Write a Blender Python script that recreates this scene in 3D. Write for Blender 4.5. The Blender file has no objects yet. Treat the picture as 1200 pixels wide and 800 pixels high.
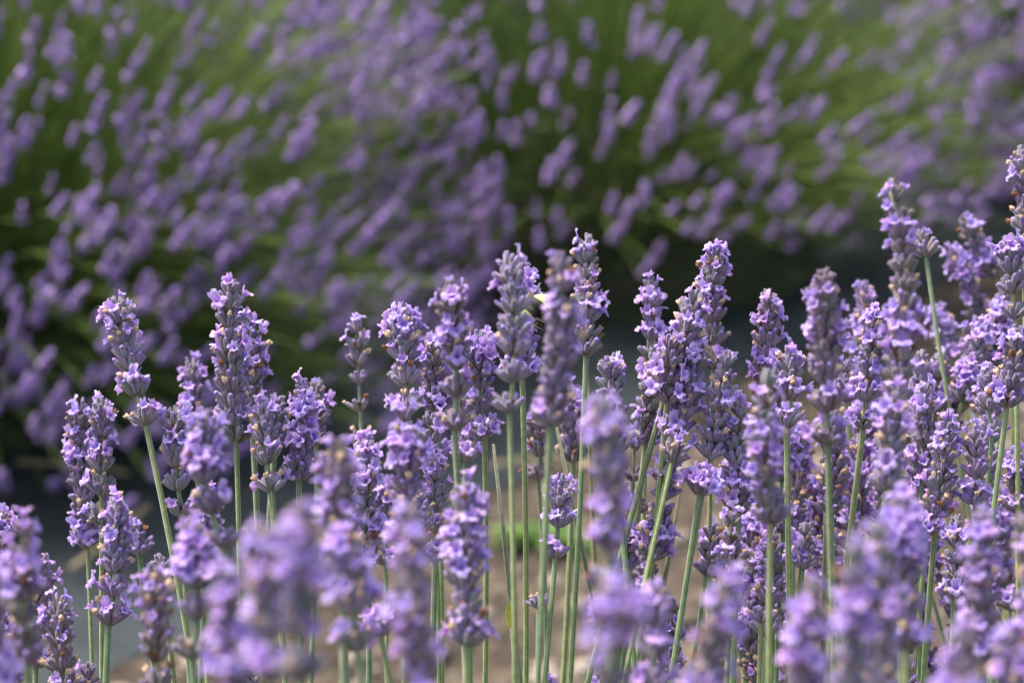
import bpy, math, random
from mathutils import Vector, Matrix, Quaternion, noise
R = math.radians
sc = bpy.context.scene
col = sc.collection

# ------------------------------------------------------------------ camera, world, sun, exposure
CAM = Vector((0, 0, 0.95)); PITCH = R(15.4); FPX = 2940.0
cd = bpy.data.cameras.new('camera'); cam = bpy.data.objects.new('camera', cd); col.objects.link(cam)
cam.location = CAM; cam.rotation_euler = (R(90) - PITCH, 0, 0)
cd.sensor_width = 22.3; cd.lens = 22.3 * FPX / 1200
cd.clip_start = 0.02; cd.clip_end = 500
cd.dof.use_dof = True; cd.dof.focus_distance = 0.84; cd.dof.aperture_fstop = 8.3; cd.dof.aperture_blades = 0
sc.camera = cam
SUN_EL, SUN_AZ = R(63), R(300)      # azimuth measured clockwise from +Y: high, from the left, through thin cloud
w = bpy.data.worlds.new('World'); sc.world = w; w.use_nodes = True
nt = w.node_tree; bg = nt.nodes['Background']; sky = nt.nodes.new('ShaderNodeTexSky')
sky.sky_type = 'NISHITA'; sky.sun_disc = False; sky.sun_elevation = SUN_EL; sky.sun_rotation = SUN_AZ
sky.air_density = 1.2; sky.dust_density = 6.0
nt.links.new(sky.outputs[0], bg.inputs[0]); bg.inputs[1].default_value = 0.15
sd = bpy.data.lights.new('sun', 'SUN'); sd.energy = 2.3; sd.angle = R(12); sd.color = (1.0, 0.955, 0.9)
sun = bpy.data.objects.new('sun', sd); col.objects.link(sun)
sdir = Vector((math.sin(SUN_AZ) * math.cos(SUN_EL), math.cos(SUN_AZ) * math.cos(SUN_EL), math.sin(SUN_EL)))
sun.rotation_euler = (-sdir).to_track_quat('-Z', 'Y').to_euler(); sun.location = sdir * 5
vs = sc.view_settings; vs.view_transform = 'Standard'; vs.look = 'None'; vs.gamma = 1; vs.exposure = 0.98
vs.use_curve_mapping = False

FWD = Vector((0, math.cos(PITCH), -math.sin(PITCH))); UP = Vector((0, math.sin(PITCH), math.cos(PITCH)))
def at(px, py, d):                     # a point of the place seen at that pixel, d metres along the view axis
    return CAM + d * (FWD + (px - 600) / FPX * Vector((1, 0, 0)) - (py - 400) / FPX * UP)
def on_ground(px, py):
    v = at(px, py, 1) - CAM
    return CAM + v * (-CAM.z / v.z)

# ------------------------------------------------------------------ helpers
def tag(o, label=None, cat=None, group=None, kind=None):
    if label: o['label'] = label
    if cat: o['category'] = cat
    if group: o['group'] = group
    if kind: o['kind'] = kind
    return o
def empty(name, loc=(0, 0, 0)):
    o = bpy.data.objects.new(name, None); o.location = loc; o.empty_display_size = 0.02; col.objects.link(o); return o
def link(name, me, parent=None, m=None):
    o = bpy.data.objects.new(name, me); col.objects.link(o)
    if parent is not None: o.parent = parent
    if m is not None: o.matrix_basis = m
    return o
class MB:
    """collects vertices and faces with a material index and per-vertex t / rnd / rib values"""
    def __init__(s): s.v, s.f, s.m, s.t, s.r, s.b = [], [], [], [], [], []
    def add(s, vs_, fs, mi=0, t=0.0, rnd=0.5, rib=0.5):
        o = len(s.v); s.v.extend(vs_); n = len(vs_)
        s.t.extend(t if isinstance(t, list) else [t] * n); s.r.extend([rnd] * n)
        s.b.extend(rib if isinstance(rib, list) else [rib] * n)
        s.f.extend([tuple(i + o for i in f) for f in fs]); s.m.extend([mi] * len(fs))
    def mesh(s, name, mats, smooth=True):
        me = bpy.data.meshes.new(name); me.from_pydata([tuple(p) for p in s.v], [], s.f)
        for m in mats: me.materials.append(m)
        me.polygons.foreach_set('material_index', s.m)
        me.polygons.foreach_set('use_smooth', [smooth] * len(s.f))
        for nm, d in (('t', s.t), ('rnd', s.r), ('rib', s.b)):
            a = me.attributes.new(nm, 'FLOAT', 'POINT'); a.data.foreach_set('value', d)
        me.update(); return me
def frame_z(d, hint=Vector((0, 0, 1))):
    """3x3 with z along d and x as close to hint as it can be"""
    z = d.normalized(); x = hint - z * hint.dot(z)
    if x.length < 1e-5: x = Vector((1, 0, 0)) - z * z.x
    x.normalize(); y = z.cross(x)
    return Matrix((x, y, z)).transposed()
def tube(mb, pts, rads, seg=8, mi=0, rnd=0.5, square=0.0, cap=True, tv=None):
    vs_, fs, ts, rb = [], [], [], []
    n = len(pts); F = None
    for i, p in enumerate(pts):
        d = (pts[min(i + 1, n - 1)] - pts[max(i - 1, 0)])
        F = frame_z(d, Vector((1, 0, 0)) if F is None else F.col[0])
        for k in range(seg):
            a = 2 * math.pi * k / seg
            r = rads[i] * (1 + square * math.cos(4 * a))
            vs_.append(p + F @ Vector((r * math.cos(a), r * math.sin(a), 0))); ts.append(tv[i] if tv else i / (n - 1)); rb.append(float(k * 8 // seg % 2))
    for i in range(n - 1):
        for k in range(seg):
            fs.append((i * seg + k, i * seg + (k + 1) % seg, (i + 1) * seg + (k + 1) % seg, (i + 1) * seg + k))
    if cap:
        fs.append(tuple(range(seg))[::-1]); fs.append(tuple((n - 1) * seg + k for k in range(seg)))
    mb.add(vs_, fs, mi, ts, rnd, rb)
def bez(a, b, c, n):
    return [a * (1 - s) ** 2 + b * 2 * s * (1 - s) + c * s * s for s in [i / (n - 1) for i in range(n)]]

# ------------------------------------------------------------------ materials
def mat(name, build):
    m = bpy.data.materials.new(name); m.use_nodes = True; t = m.node_tree
    build(t, t.nodes, t.links, t.nodes['Principled BSDF']); return m
def ramp(N, stops):
    r = N.new('ShaderNodeValToRGB'); e = r.color_ramp.elements
    e[0].position, e[0].color = stops[0][0], (*stops[0][1], 1); e[1].position, e[1].color = stops[-1][0], (*stops[-1][1], 1)
    for p, c in stops[1:-1]:
        x = e.new(p); x.color = (*c, 1)
    return r
def attr(N, nm):
    a = N.new('ShaderNodeAttribute'); a.attribute_name = nm; return a.outputs['Fac']
def mixc(N, L, fac, a, b, mode='MIX'):
    m = N.new('ShaderNodeMix'); m.data_type = 'RGBA'; m.blend_type = mode
    for sck, v in ((m.inputs['Factor'], fac), (m.inputs['A'], a), (m.inputs['B'], b)):
        if hasattr(v, 'is_linked'): L.new(v, sck)
        elif isinstance(v, tuple): sck.default_value = (*v, 1)
        else: sck.default_value = v
    return m.outputs['Result']
def noisen(N, L, scale, detail=3, rough=0.55):
    n = N.new('ShaderNodeTexNoise'); n.inputs['Scale'].default_value = scale
    n.inputs['Detail'].default_value = detail; n.inputs['Roughness'].default_value = rough
    tc = N.new('ShaderNodeTexCoord'); L.new(tc.outputs['Object'], n.inputs['Vector']); return n.outputs['Fac']
def bump(N, L, P, h, strength, dist):
    b = N.new('ShaderNodeBump'); b.inputs['Strength'].default_value = strength; b.inputs['Distance'].default_value = dist
    L.new(h, b.inputs['Height']); L.new(b.outputs[0], P.inputs['Normal'])
def translucent(t, N, L, P, colr, fac):
    tr = N.new('ShaderNodeBsdfTranslucent'); mx = N.new('ShaderNodeMixShader'); mx.inputs[0].default_value = fac
    if hasattr(colr, 'is_linked'): L.new(colr, tr.inputs[0])
    else: tr.inputs[0].default_value = (*colr, 1)
    L.new(P.outputs[0], mx.inputs[1]); L.new(tr.outputs[0], mx.inputs[2]); L.new(mx.outputs[0], N['Material Output'].inputs[0])

def m_calyx(t, N, L, P):
    r1 = ramp(N, [(0.0, (0.19, 0.20, 0.12)), (0.35, (0.30, 0.285, 0.285)), (0.8, (0.34, 0.30, 0.405)), (1.0, (0.24, 0.18, 0.32))])
    L.new(attr(N, 't'), r1.inputs[0])
    r2 = ramp(N, [(0.0, (0.62, 0.72, 0.52)), (0.35, (0.95, 0.93, 0.9)), (0.75, (1.0, 0.93, 1.03)), (1.0, (0.72, 0.56, 0.95))])
    L.new(attr(N, 'rnd'), r2.inputs[0])
    c = mixc(N, L, 0.85, r1.outputs[0], r2.outputs[0], 'MULTIPLY')
    r3 = ramp(N, [(0.0, (0.62, 0.58, 0.62)), (1.0, (1.35, 1.35, 1.3))]); L.new(attr(N, 'rib'), r3.inputs[0])
    c = mixc(N, L, 1.0, c, r3.outputs[0], 'MULTIPLY')
    n = noisen(N, L, 1400, 2)
    r4 = ramp(N, [(0.35, (0.75, 0.75, 0.75)), (0.7, (1.3, 1.3, 1.35))]); L.new(n, r4.inputs[0])
    c = mixc(N, L, 0.8, c, r4.outputs[0], 'MULTIPLY')
    oi = N.new('ShaderNodeObjectInfo')
    r5 = ramp(N, [(0.0, (0.80, 0.90, 0.72)), (0.35, (0.95, 0.95, 0.95)), (0.7, (1.12, 1.12, 1.12)), (1.0, (0.92, 0.84, 0.86))]); L.new(oi.outputs['Random'], r5.inputs[0])
    c = mixc(N, L, 1.0, c, r5.outputs[0], 'MULTIPLY')
    c = mixc(N, L, 1.0, c, oi.outputs['Color'], 'MULTIPLY')
    L.new(c, P.inputs['Base Color']); P.inputs['Roughness'].default_value = 0.85
    P.inputs['Sheen Weight'].default_value = 0.5; P.inputs['Sheen Roughness'].default_value = 0.5
    P.inputs['Sheen Tint'].default_value = (0.85, 0.83, 0.95, 1)
    bump(N, L, P, n, 0.6, 0.0004)
def m_petal(c0, c1, trans=0.35):
    def f(t, N, L, P):
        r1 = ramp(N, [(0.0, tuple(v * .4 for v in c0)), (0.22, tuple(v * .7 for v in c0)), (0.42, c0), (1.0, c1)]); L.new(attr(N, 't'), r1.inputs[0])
        oi = N.new('ShaderNodeObjectInfo')
        r2 = ramp(N, [(0.0, (0.80, 0.80, 0.98)), (0.5, (1, 1, 1)), (1.0, (1.08, 0.90, 1.0))]); L.new(oi.outputs['Random'], r2.inputs[0])
        c = mixc(N, L, 1.0, r1.outputs[0], r2.outputs[0], 'MULTIPLY')
        n = noisen(N, L, 900, 2)
        r3 = ramp(N, [(0.3, (0.88, 0.86, 0.9)), (0.7, (1.06, 1.06, 1.05))]); L.new(n, r3.inputs[0])
        c = mixc(N, L, 1.0, c, r3.outputs[0], 'MULTIPLY')
        L.new(c, P.inputs['Base Color']); P.inputs['Roughness'].default_value = 0.6
        P.inputs['Sheen Weight'].default_value = 0.15
        bump(N, L, P, n, 0.25, 0.0003)
        translucent(t, N, L, P, c, trans)
    return f
def m_var(ca, cb, scale, rough=0.8, bs=0.5, bd=0.0005, use_rnd=False, tr=0, spec=0.5):
    def f(t, N, L, P):
        n = noisen(N, L, scale, 4)
        r1 = ramp(N, [(0.3, ca), (0.7, cb)])
        L.new(attr(N, 'rnd') if use_rnd else n, r1.inputs[0])
        c = r1.outputs[0]
        if use_rnd:
            r2 = ramp(N, [(0.3, (0.8, 0.8, 0.8)), (0.7, (1.15, 1.15, 1.15))]); L.new(n, r2.inputs[0])
            c = mixc(N, L, 1.0, c, r2.outputs[0], 'MULTIPLY')
        L.new(c, P.inputs['Base Color']); P.inputs['Roughness'].default_value = rough
        P.inputs['Specular IOR Level'].default_value = spec
        if bs: bump(N, L, P, n, bs, bd)
        if tr: translucent(t, N, L, P, c, tr)
    return f
M = {}
M['calyx'] = mat('calyx', m_calyx)
M['petal'] = mat('petal', m_petal((0.50, 0.33, 0.82), (0.82, 0.65, 0.99)))
M['bud'] = mat('petal_bud', m_petal((0.30, 0.20, 0.50), (0.50, 0.36, 0.74), 0.15))
M['wither'] = mat('withered', m_var((0.28, 0.13, 0.06), (0.70, 0.50, 0.34), 1500, 0.9, 0.8, use_rnd=True))
M['bract'] = mat('bract', m_var((0.07, 0.035, 0.018), (0.25, 0.15, 0.08), 700, 0.8, tr=0.15))
def m_stalk(t, N, L, P):
    r1 = ramp(N, [(0.0, (0.21, 0.34, 0.07)), (0.45, (0.24, 0.35, 0.11)), (0.62, (0.22, 0.29, 0.14)), (1.0, (0.17, 0.17, 0.12))])
    L.new(attr(N, 't'), r1.inputs[0])
    r2 = ramp(N, [(0.0, (0.78, 0.90, 0.95)), (0.5, (1, 1, 1)), (1.0, (1.25, 1.12, .85))]); L.new(attr(N, 'rnd'), r2.inputs[0])
    c = mixc(N, L, 1.0, r1.outputs[0], r2.outputs[0], 'MULTIPLY')
    r3 = ramp(N, [(0.2, (1.35, 1.3, 1.35)), (0.8, (0.68, 0.74, 0.62))]); L.new(attr(N, 'rib'), r3.inputs[0])
    c = mixc(N, L, 1.0, c, r3.outputs[0], 'MULTIPLY')
    n = noisen(N, L, 420, 4); r4 = ramp(N, [(0.3, (0.75, 0.75, 0.7)), (0.65, (1.15, 1.15, 1.15))]); L.new(n, r4.inputs[0])
    c = mixc(N, L, 1.0, c, r4.outputs[0], 'MULTIPLY')
    L.new(c, P.inputs['Base Color']); P.inputs['Roughness'].default_value = 0.7; P.inputs['Sheen Weight'].default_value = 0.35
    bump(N, L, P, n, 0.4, 0.0003)
M['stalk'] = mat('stalk', m_stalk)
M['oldstalk'] = mat('stalk', m_var((0.13, 0.19, 0.075), (0.22, 0.28, 0.13), 260, 0.6, 0.35, 0.0003, use_rnd=True))
M['leaf'] = mat('leaf', m_var((0.040, 0.068, 0.020), (0.10, 0.14, 0.045), 300, 0.65, 0.2, use_rnd=True, tr=0.2))
M['young'] = mat('young_leaf', m_var((0.38, 0.42, 0.05), (0.55, 0.55, 0.10), 300, 0.6, tr=0.3))
M['farstem'] = mat('far_stem', m_var((0.085, 0.15, 0.030), (0.28, 0.39, 0.08), 60, 0.6, 0, use_rnd=True, tr=0.15))
M['farcalyx'] = mat('far_calyx', m_var((0.20, 0.125, 0.26), (0.33, 0.22, 0.44), 60, 0.85, 0, use_rnd=True))
M['farpetal'] = mat('far_petal', m_var((0.40, 0.24, 0.70), (0.76, 0.55, 0.99), 60, 0.6, 0, use_rnd=True, tr=0.3))
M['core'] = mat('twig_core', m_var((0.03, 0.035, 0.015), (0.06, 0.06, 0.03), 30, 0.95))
M['beeblack'] = mat('bee_black', m_var((0.008, 0.007, 0.006), (0.02, 0.017, 0.014), 3000, 0.6))
M['beeyellow'] = mat('bee_yellow', m_var((0.55, 0.52, 0.14), (0.85, 0.80, 0.32), 2500, 0.9, 1.0))
def m_wing(t, N, L, P):
    P.inputs['Base Color'].default_value = (0.5, 0.42, 0.3, 1); P.inputs['Roughness'].default_value = 0.25
    P.inputs['Alpha'].default_value = 0.35
M['wing'] = mat('bee_wing', m_wing)
def m_soil(t, N, L, P):
    n1 = noisen(N, L, 14, 6, 0.75); n2 = noisen(N, L, 85, 5, 0.7)
    r1 = ramp(N, [(0.38, (0.040, 0.028, 0.018)), (0.5, (0.095, 0.070, 0.047)), (0.62, (0.185, 0.145, 0.10))]); L.new(n1, r1.inputs[0])
    r2 = ramp(N, [(0.3, (0.6, 0.58, 0.55)), (0.65, (1.25, 1.25, 1.25))]); L.new(n2, r2.inputs[0])
    L.new(mixc(N, L, 1.0, r1.outputs[0], r2.outputs[0], 'MULTIPLY'), P.inputs['Base Color'])
    P.inputs['Roughness'].default_value = 0.95; bump(N, L, P, n2, 1.0, 0.01)
M['soil'] = mat('soil', m_soil)
def m_fabric(t, N, L, P):
    n1 = noisen(N, L, 5, 5, 0.6)
    wv = N.new('ShaderNodeTexWave'); wv.inputs['Scale'].default_value = 240; tc = N.new('ShaderNodeTexCoord')
    L.new(tc.outputs['Object'], wv.inputs['Vector'])
    r1 = ramp(N, [(0.35, (0.024, 0.034, 0.039)), (0.6, (0.038, 0.050, 0.055)), (0.8, (0.10, 0.09, 0.07))]); L.new(n1, r1.inputs[0])
    L.new(r1.outputs[0], P.inputs['Base Color']); P.inputs['Roughness'].default_value = 0.6
    bump(N, L, P, wv.outputs['Fac'], 0.4, 0.001)
M['fabric'] = mat('woven_fabric', m_fabric)
M['pebble'] = mat('pebble', m_var((0.11, 0.085, 0.06), (0.32, 0.27, 0.21), 40, 0.9, 0.4, use_rnd=True))
M['straw'] = mat('straw', m_var((0.34, 0.26, 0.12), (0.52, 0.43, 0.24), 200, 0.8))
M['weed'] = mat('weed_leaf', m_var((0.10, 0.22, 0.03), (0.20, 0.34, 0.07), 120, 0.5, 0.3, use_rnd=True, tr=0.3))

# ------------------------------------------------------------------ ground, woven mat
rng = random.Random(4)
def hgt(x, y):
    p = Vector((x, y, 0))
    return 0.012 * noise.noise(p * 2.1) + 0.014 * noise.noise(p * 9) + 0.006 * noise.noise(p * 31)
def patch(name, xs, ys, zf, m):
    mb = MB(); vs_ = [Vector((x, y, zf(x, y))) for y in ys for x in xs]; nx = len(xs)
    fs = [(j * nx + i, j * nx + i + 1, (j + 1) * nx + i + 1, (j + 1) * nx + i) for j in range(len(ys) - 1) for i in range(nx - 1)]
    mb.add(vs_, fs); return link(name, mb.mesh(name, [m]))
def axis(a, b, st, far):
    v = []; x = a
    while x <= b: v.append(x); x += st
    lo, hi = [], []; s = st
    while (v[0] if not lo else lo[-1]) > -far: s *= 1.5; lo.append((v[0] if not lo else lo[-1]) - s)
    s = st
    while (v[-1] if not hi else hi[-1]) < far: s *= 1.5; hi.append((v[-1] if not hi else hi[-1]) + s)
    return lo[::-1] + v + hi
g = patch('ground', axis(-1.6, 2.2, 0.02, 90), axis(1.2, 5.2, 0.02, 90), lambda x, y: hgt(x, y) * (1 if abs(x) < 4 and y < 8 else 0.3), M['soil'])
tag(g, kind='structure')
# the mat: a long strip under the row of bushes, its near edge from lower left to upper right
E0, E1 = on_ground(100, 795), on_ground(1060, 352)
du = Vector((E1.x - E0.x, E1.y - E0.y, 0)).normalized(); dn = Vector((-du.y, du.x, 0))
mb = MB(); nu, nv = 300, 60; vs_ = []
for j in range(nv + 1):
    for i in range(nu + 1):
        u = -2.2 + 7.5 * i / nu; v = 1.75 * j / nv
        wob = 0.012 * noise.noise(Vector((u * 5, 3, 0))) + 0.005 * noise.noise(Vector((u * 21, 9, 0)))
        p = Vector((E0.x, E0.y, 0)) + du * u + dn * (v + wob * (1 - v / 1.75))
        fold = 0.022 * max(0, noise.noise(Vector((u * 0.9, v * 7 + 0.4 * noise.noise(Vector((u * 2, v, 5))), 2)))) \
            + 0.010 * abs(noise.noise(Vector((u * 3, v * 12, 7))))
        edge = min(1, v / 0.03)
        p.z = hgt(p.x, p.y) + 0.008 + fold * edge + (-0.007 * (1 - edge))
        vs_.append(p)
fs = [(j * (nu + 1) + i, j * (nu + 1) + i + 1, (j + 1) * (nu + 1) + i + 1, (j + 1) * (nu + 1) + i) for j in range(nv) for i in range(nu)]
mb.add(vs_, fs); tag(link('ground_fabric', mb.mesh('ground_fabric', [M['fabric']])), kind='structure')
# pebbles and clods on the bare soil
mb = MB()
def rock(mb, c, r, rng, rnd):
    q = [Vector(v) for v in ((1, 0, 0), (-1, 0, 0), (0, 1, 0), (0, -1, 0), (0, 0, 1), (0, 0, -1))]
    tri = [(0, 2, 4), (2, 1, 4), (1, 3, 4), (3, 0, 4), (2, 0, 5), (1, 2, 5), (3, 1, 5), (0, 3, 5)]
    vs_ = [v.copy() for v in q]; fs = []; mid = {}
    def md(a, b):
        k = (min(a, b), max(a, b))
        if k not in mid: mid[k] = len(vs_); vs_.append(((vs_[a] + vs_[b]) / 2).normalized())
        return mid[k]
    for a, b, c_ in tri:
        x, y, z = md(a, b), md(b, c_), md(c_, a); fs += [(a, x, z), (x, b, y), (z, y, c_), (x, y, z)]
    sx, sy, sz = r * rng.uniform(.7, 1.3), r * rng.uniform(.7, 1.3), r * rng.uniform(.4, .8)
    s = rng.random() * 99
    mb.add([c + Vector((v.x * sx, v.y * sy, v.z * sz)) * (1 + 0.35 * noise.noise(v * 1.4 + Vector((s, s, s)))) for v in vs_], fs, 0, 0.5, rnd)
for k in range(4200):
    x, y = rng.uniform(-1.2, 2.4), rng.uniform(1.5, 4.6)
    side = (Vector((x, y, 0)) - Vector((E0.x, E0.y, 0))).dot(dn)
    if side > -0.01: continue
    rock(mb, Vector((x, y, hgt(x, y) + 0.001)), rng.choice((.003, .004, .005, .007, .012, .018)), rng, rng.random())
tag(link('pebbles', mb.mesh('pebbles', [M['pebble']])), 'small brown pebbles and soil crumbs scattered over the bare ground', 'pebbles', kind='stuff')
# dry stalks lying on the mat
for (a, b, lb) in (((20, 572), (150, 583), 'pale dry stalk lying on the dark mat under the left bush'),
                   ((85, 700), (175, 622), 'tan dry stalk lying aslant on the dark mat at lower left'),
                   ((575, 577), (665, 562), 'straight straw-coloured stalk lying near the edge of the dark mat')):
    A, B = on_ground(*a), on_ground(*b); mb = MB()
    mid_ = (A + B) / 2 + Vector((0.01, 0.012, 0.004))
    pts = bez(A + Vector((0, 0, 0.032)), mid_ + Vector((0, 0, 0.03)), B + Vector((0, 0, 0.030)), 10)
    c0 = pts[0].copy(); tube(mb, [p - c0 for p in pts], [0.0030] * 10, 6)
    o = link('dry_stalk', mb.mesh('dry_stalk', [M['straw']])); o.location = c0
    tag(o, lb, 'dry stalk')
# small weeds on the soil
def leaf(mb, base, d, up, L_, W, mi=0, rnd=0.5, curl=0.2, n=5):
    d = d.normalized(); s = d.cross(up); s = s.normalized() if s.length > 1e-6 else Vector((1, 0, 0)); up = s.cross(d)
    vs_, fs, ts = [], [], []
    for i in range(n):
        q = i / (n - 1); wd = W * (math.sin(math.pi * min(1, q * 0.92 + 0.08)) ** 0.7) * 0.5
        c = base + d * L_ * q - up * curl * L_ * q * q
        for k in (-1, 0, 1): vs_.append(c + s * wd * k + up * (abs(k) * wd * 0.35)); ts.append(q)
    for i in range(n - 1):
        for k in (0, 1): fs.append((i * 3 + k, i * 3 + k + 1, i * 3 + k + 4, i * 3 + k + 3))
    mb.add(vs_, fs, mi, ts, rnd)
def weed(px, py, rad, nl, label):
    c = on_ground(px, py); c.z = hgt(c.x, c.y); r = random.Random(int(px)); e = empty('weed', c)
    mb = MB(); st = MB()
    for k in range(nl):
        a = r.random() * 6.283; el = r.uniform(0.15, 0.9); rr = rad * r.uniform(0.2, 0.75)
        d = Vector((math.cos(a), math.sin(a), el)); b = Vector((math.cos(a) * rr, math.sin(a) * rr * .6, r.uniform(.004, .022)))
        tube(st, [Vector((0, 0, 0)), b * 0.6 + Vector((0, 0, .006)), b], [.0008] * 3, 5)
        leaf(mb, b, d, Vector((0, 0, 1)), rad * r.uniform(.35, .6), rad * r.uniform(.18, .3), 0, r.random(), 0.3)
    link('leaves', mb.mesh('leaves', [M['weed']]), e); link('stalks', st.mesh('stalks', [M['weed']]), e)
    tag(e, label, 'weed')
weed(632, 652, 0.050, 60, 'low bright green weed on the brown soil behind the tall bare stalks')
weed(672, 660, 0.030, 26, 'smaller weed on the soil just right of the bright green one')

# ------------------------------------------------------------------ background lavender bushes
FARSPIKE = []
def far_spike_mesh(seed):
    r = random.Random(seed); mb = MB(); L_ = r.uniform(0.036, 0.062); nw = r.choice((5, 6, 6, 7)); lump = r.random() * 6
    tube(mb, [Vector((0, 0, 0)), Vector((0, 0, L_ * .9))], [.0012, .0008], 4, 2, cap=False)
    for i in range(nw):
        z = L_ * (i / nw) ** 0.92; k = 1 - 0.45 * (i / (nw - 1)) ** 2; nc = 8
        tilt = 0.9 - 0.5 * i / (nw - 1)
        for j in range(nc):
            a = 6.283 * (j + 0.5 * (i % 2)) / nc + r.uniform(-.2, .2); tl = tilt + r.uniform(-.15, .15)
            d = Vector((math.cos(a) * math.sin(tl), math.sin(a) * math.sin(tl), math.cos(tl)))
            b = Vector((math.cos(a), math.sin(a), 0)) * 0.0008 + Vector((0, 0, z)); ln = 0.0058 * k
            tube(mb, [b, b + d * ln * .55, b + d * ln], [.0006, .00125 * k, .0008], 5, 0, r.random())
            if r.random() < (0.8 if math.sin(i * 2.1 + lump) > 0 else 0.15):
                c = b + d * (ln + .0012); F = frame_z(d); rr = .0042 * k * r.uniform(.8, 1.2)
                vs_ = [c - d * .002] + [c + F @ Vector((rr * math.cos(q * 1.2566) * r.uniform(.7, 1.2), rr * math.sin(q * 1.2566) * r.uniform(.7, 1.2), r.uniform(0, .0018))) for q in range(5)] + [c + d * .0008]
                fs = [(0, 1 + q, 1 + (q + 1) % 5) for q in range(5)] + [(6, 1 + (q + 1) % 5, 1 + q) for q in range(5)]
                mb.add(vs_, fs, 1, 0.8, r.random())
    return mb
FARMB = [far_spike_mesh(100 + i) for i in range(12)]
FARSPIKE = [m.mesh('flower_spike', [M['farcalyx'], M['farpetal'], M['farstem']]) for m in FARMB]
def far_bush(c, rad, ht, n, seed, label, lean=(0, 0), nleaf=13000, rise=1.0, thmax=92, shoots=1200, reach=.88):
    r = random.Random(seed); e = empty('lavender_bush', c)
    tag(e, label, 'lavender bush', 'lavender bushes in the row behind')
    # woody core and leaves
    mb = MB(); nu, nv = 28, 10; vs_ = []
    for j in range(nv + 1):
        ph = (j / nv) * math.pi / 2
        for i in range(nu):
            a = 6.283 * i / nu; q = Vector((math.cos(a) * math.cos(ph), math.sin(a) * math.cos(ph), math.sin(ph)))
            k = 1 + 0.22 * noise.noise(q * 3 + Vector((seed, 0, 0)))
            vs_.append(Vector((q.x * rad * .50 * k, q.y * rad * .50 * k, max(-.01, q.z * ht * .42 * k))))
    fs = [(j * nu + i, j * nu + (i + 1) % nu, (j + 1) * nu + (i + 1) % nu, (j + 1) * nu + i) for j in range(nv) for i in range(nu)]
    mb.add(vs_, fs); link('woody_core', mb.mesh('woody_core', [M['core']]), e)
    mb = MB()
    for k in range(nleaf):
        a = r.random() * 6.283; cp = r.random() ** 0.7; sp = math.sqrt(max(0, 1 - cp * cp)); s = r.uniform(.40, .84)
        q = Vector((math.cos(a) * sp, math.sin(a) * sp, cp))
        b = Vector((q.x * rad * s, q.y * rad * s, 0.01 + q.z * ht * s * .82))
        if noise.noise(b * 9 + Vector((seed, 4, 4))) < -0.18: continue
        d = (q + Vector((r.gauss(0, .35), r.gauss(0, .35), r.uniform(.1, .9)))).normalized()
        leaf(mb, b, d, Vector((r.gauss(0, 1), r.gauss(0, 1), 1)), r.uniform(.025, .055), r.uniform(.0018, .0034), 0, min(1, max(0, .5 + .5 * noise.noise(b * 7) + r.uniform(-.25, .25))), 0.15, 3)
    link('foliage', mb.mesh('foliage', [M['leaf']]), e)
    # flowering stems
    stems = []
    for k in range(n):
        a = r.random() * 6.283
        th = R(4) + R(thmax - 4) * r.random() ** .58
        q0 = Vector((math.cos(a) * math.sin(th), math.sin(a) * math.sin(th), math.cos(th)))
        if noise.noise(q0 * 4.5 + Vector((seed * 3, 0, 0))) < -.08 and r.random() < .7: continue
        S = 0.82 + 0.28 * r.random()
        S *= 1 + 0.16 * noise.noise(q0 * 2.2 + Vector((seed, 1, 2)))
        tip = Vector((q0.x * rad * S + lean[0] * q0.z, q0.y * rad * S + lean[1] * q0.z, 0.03 + (ht * q0.z ** rise) * S + 0.05 * math.sin(th)))
        base = Vector((tip.x * .40 + r.gauss(0, .03), tip.y * .40 + r.gauss(0, .03), min(ht * .2, tip.z * .4)))
        ctl = base * .45 + tip * .55 + Vector((-tip.x * .10, -tip.y * .10, 0.03 + 0.05 * math.sin(th)))
        ctl += Vector((r.gauss(0, .015), r.gauss(0, .015), 0))
        pts = bez(base, ctl, tip, 8)
        ax = (tip - pts[-2]).normalized(); ax = (ax + Vector((r.gauss(.3, .18), r.gauss(0, .18), 1.25 + r.gauss(0, .12)))).normalized()
        stems.append((pts, ax, r.randrange(12), r.uniform(.55, .95), r.random() * 6.28, r.random()))
    view = (CAM - Vector(c)).normalized()
    def near(s):
        P = Vector(c) + s[0][-1]; v = P - CAM; dd = v.dot(FWD); x = 600 + FPX * v.x / dd; y = 400 - FPX * v.dot(UP) / dd
        return -(10 if -20 < x < 1220 and -30 < y < 560 else 0) + dd * 1.0
    stems.sort(key=near)
    rest = MB()
    for i, (pts, ax, v, s, rot, rnd) in enumerate(stems):
        Mx = Matrix.Translation(pts[-1]) @ frame_z(ax).to_4x4() @ Matrix.Rotation(rot, 4, 'Z') @ Matrix.Scale(s, 4)
        if i < 100:
            mb = MB(); tube(mb, pts, [.0010] * 4 + [.0009] * 4, 4, 0, rnd, cap=False)
            st = link('flower_stem', mb.mesh('flower_stem', [M['farstem']]), e)
            link('flower_spike', FARSPIKE[v], st, Mx)
        else:
            tube(rest, pts, [.0010] * 8, 4, 2, rnd, cap=False)
            src = FARMB[v]; o = len(rest.v)
            rest.v.extend([Mx @ p for p in src.v]); rest.t.extend(src.t); rest.r.extend(src.r); rest.b.extend(src.b)
            rest.f.extend([tuple(q + o for q in f) for f in src.f]); rest.m.extend(src.m)
    o = link('flower_stems_beyond', rest.mesh('flower_stems_beyond', [M['farcalyx'], M['farpetal'], M['farstem']]), e); o['kind'] = 'stuff'
    # green stems and shoots without flowers
    mb = MB()
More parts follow.
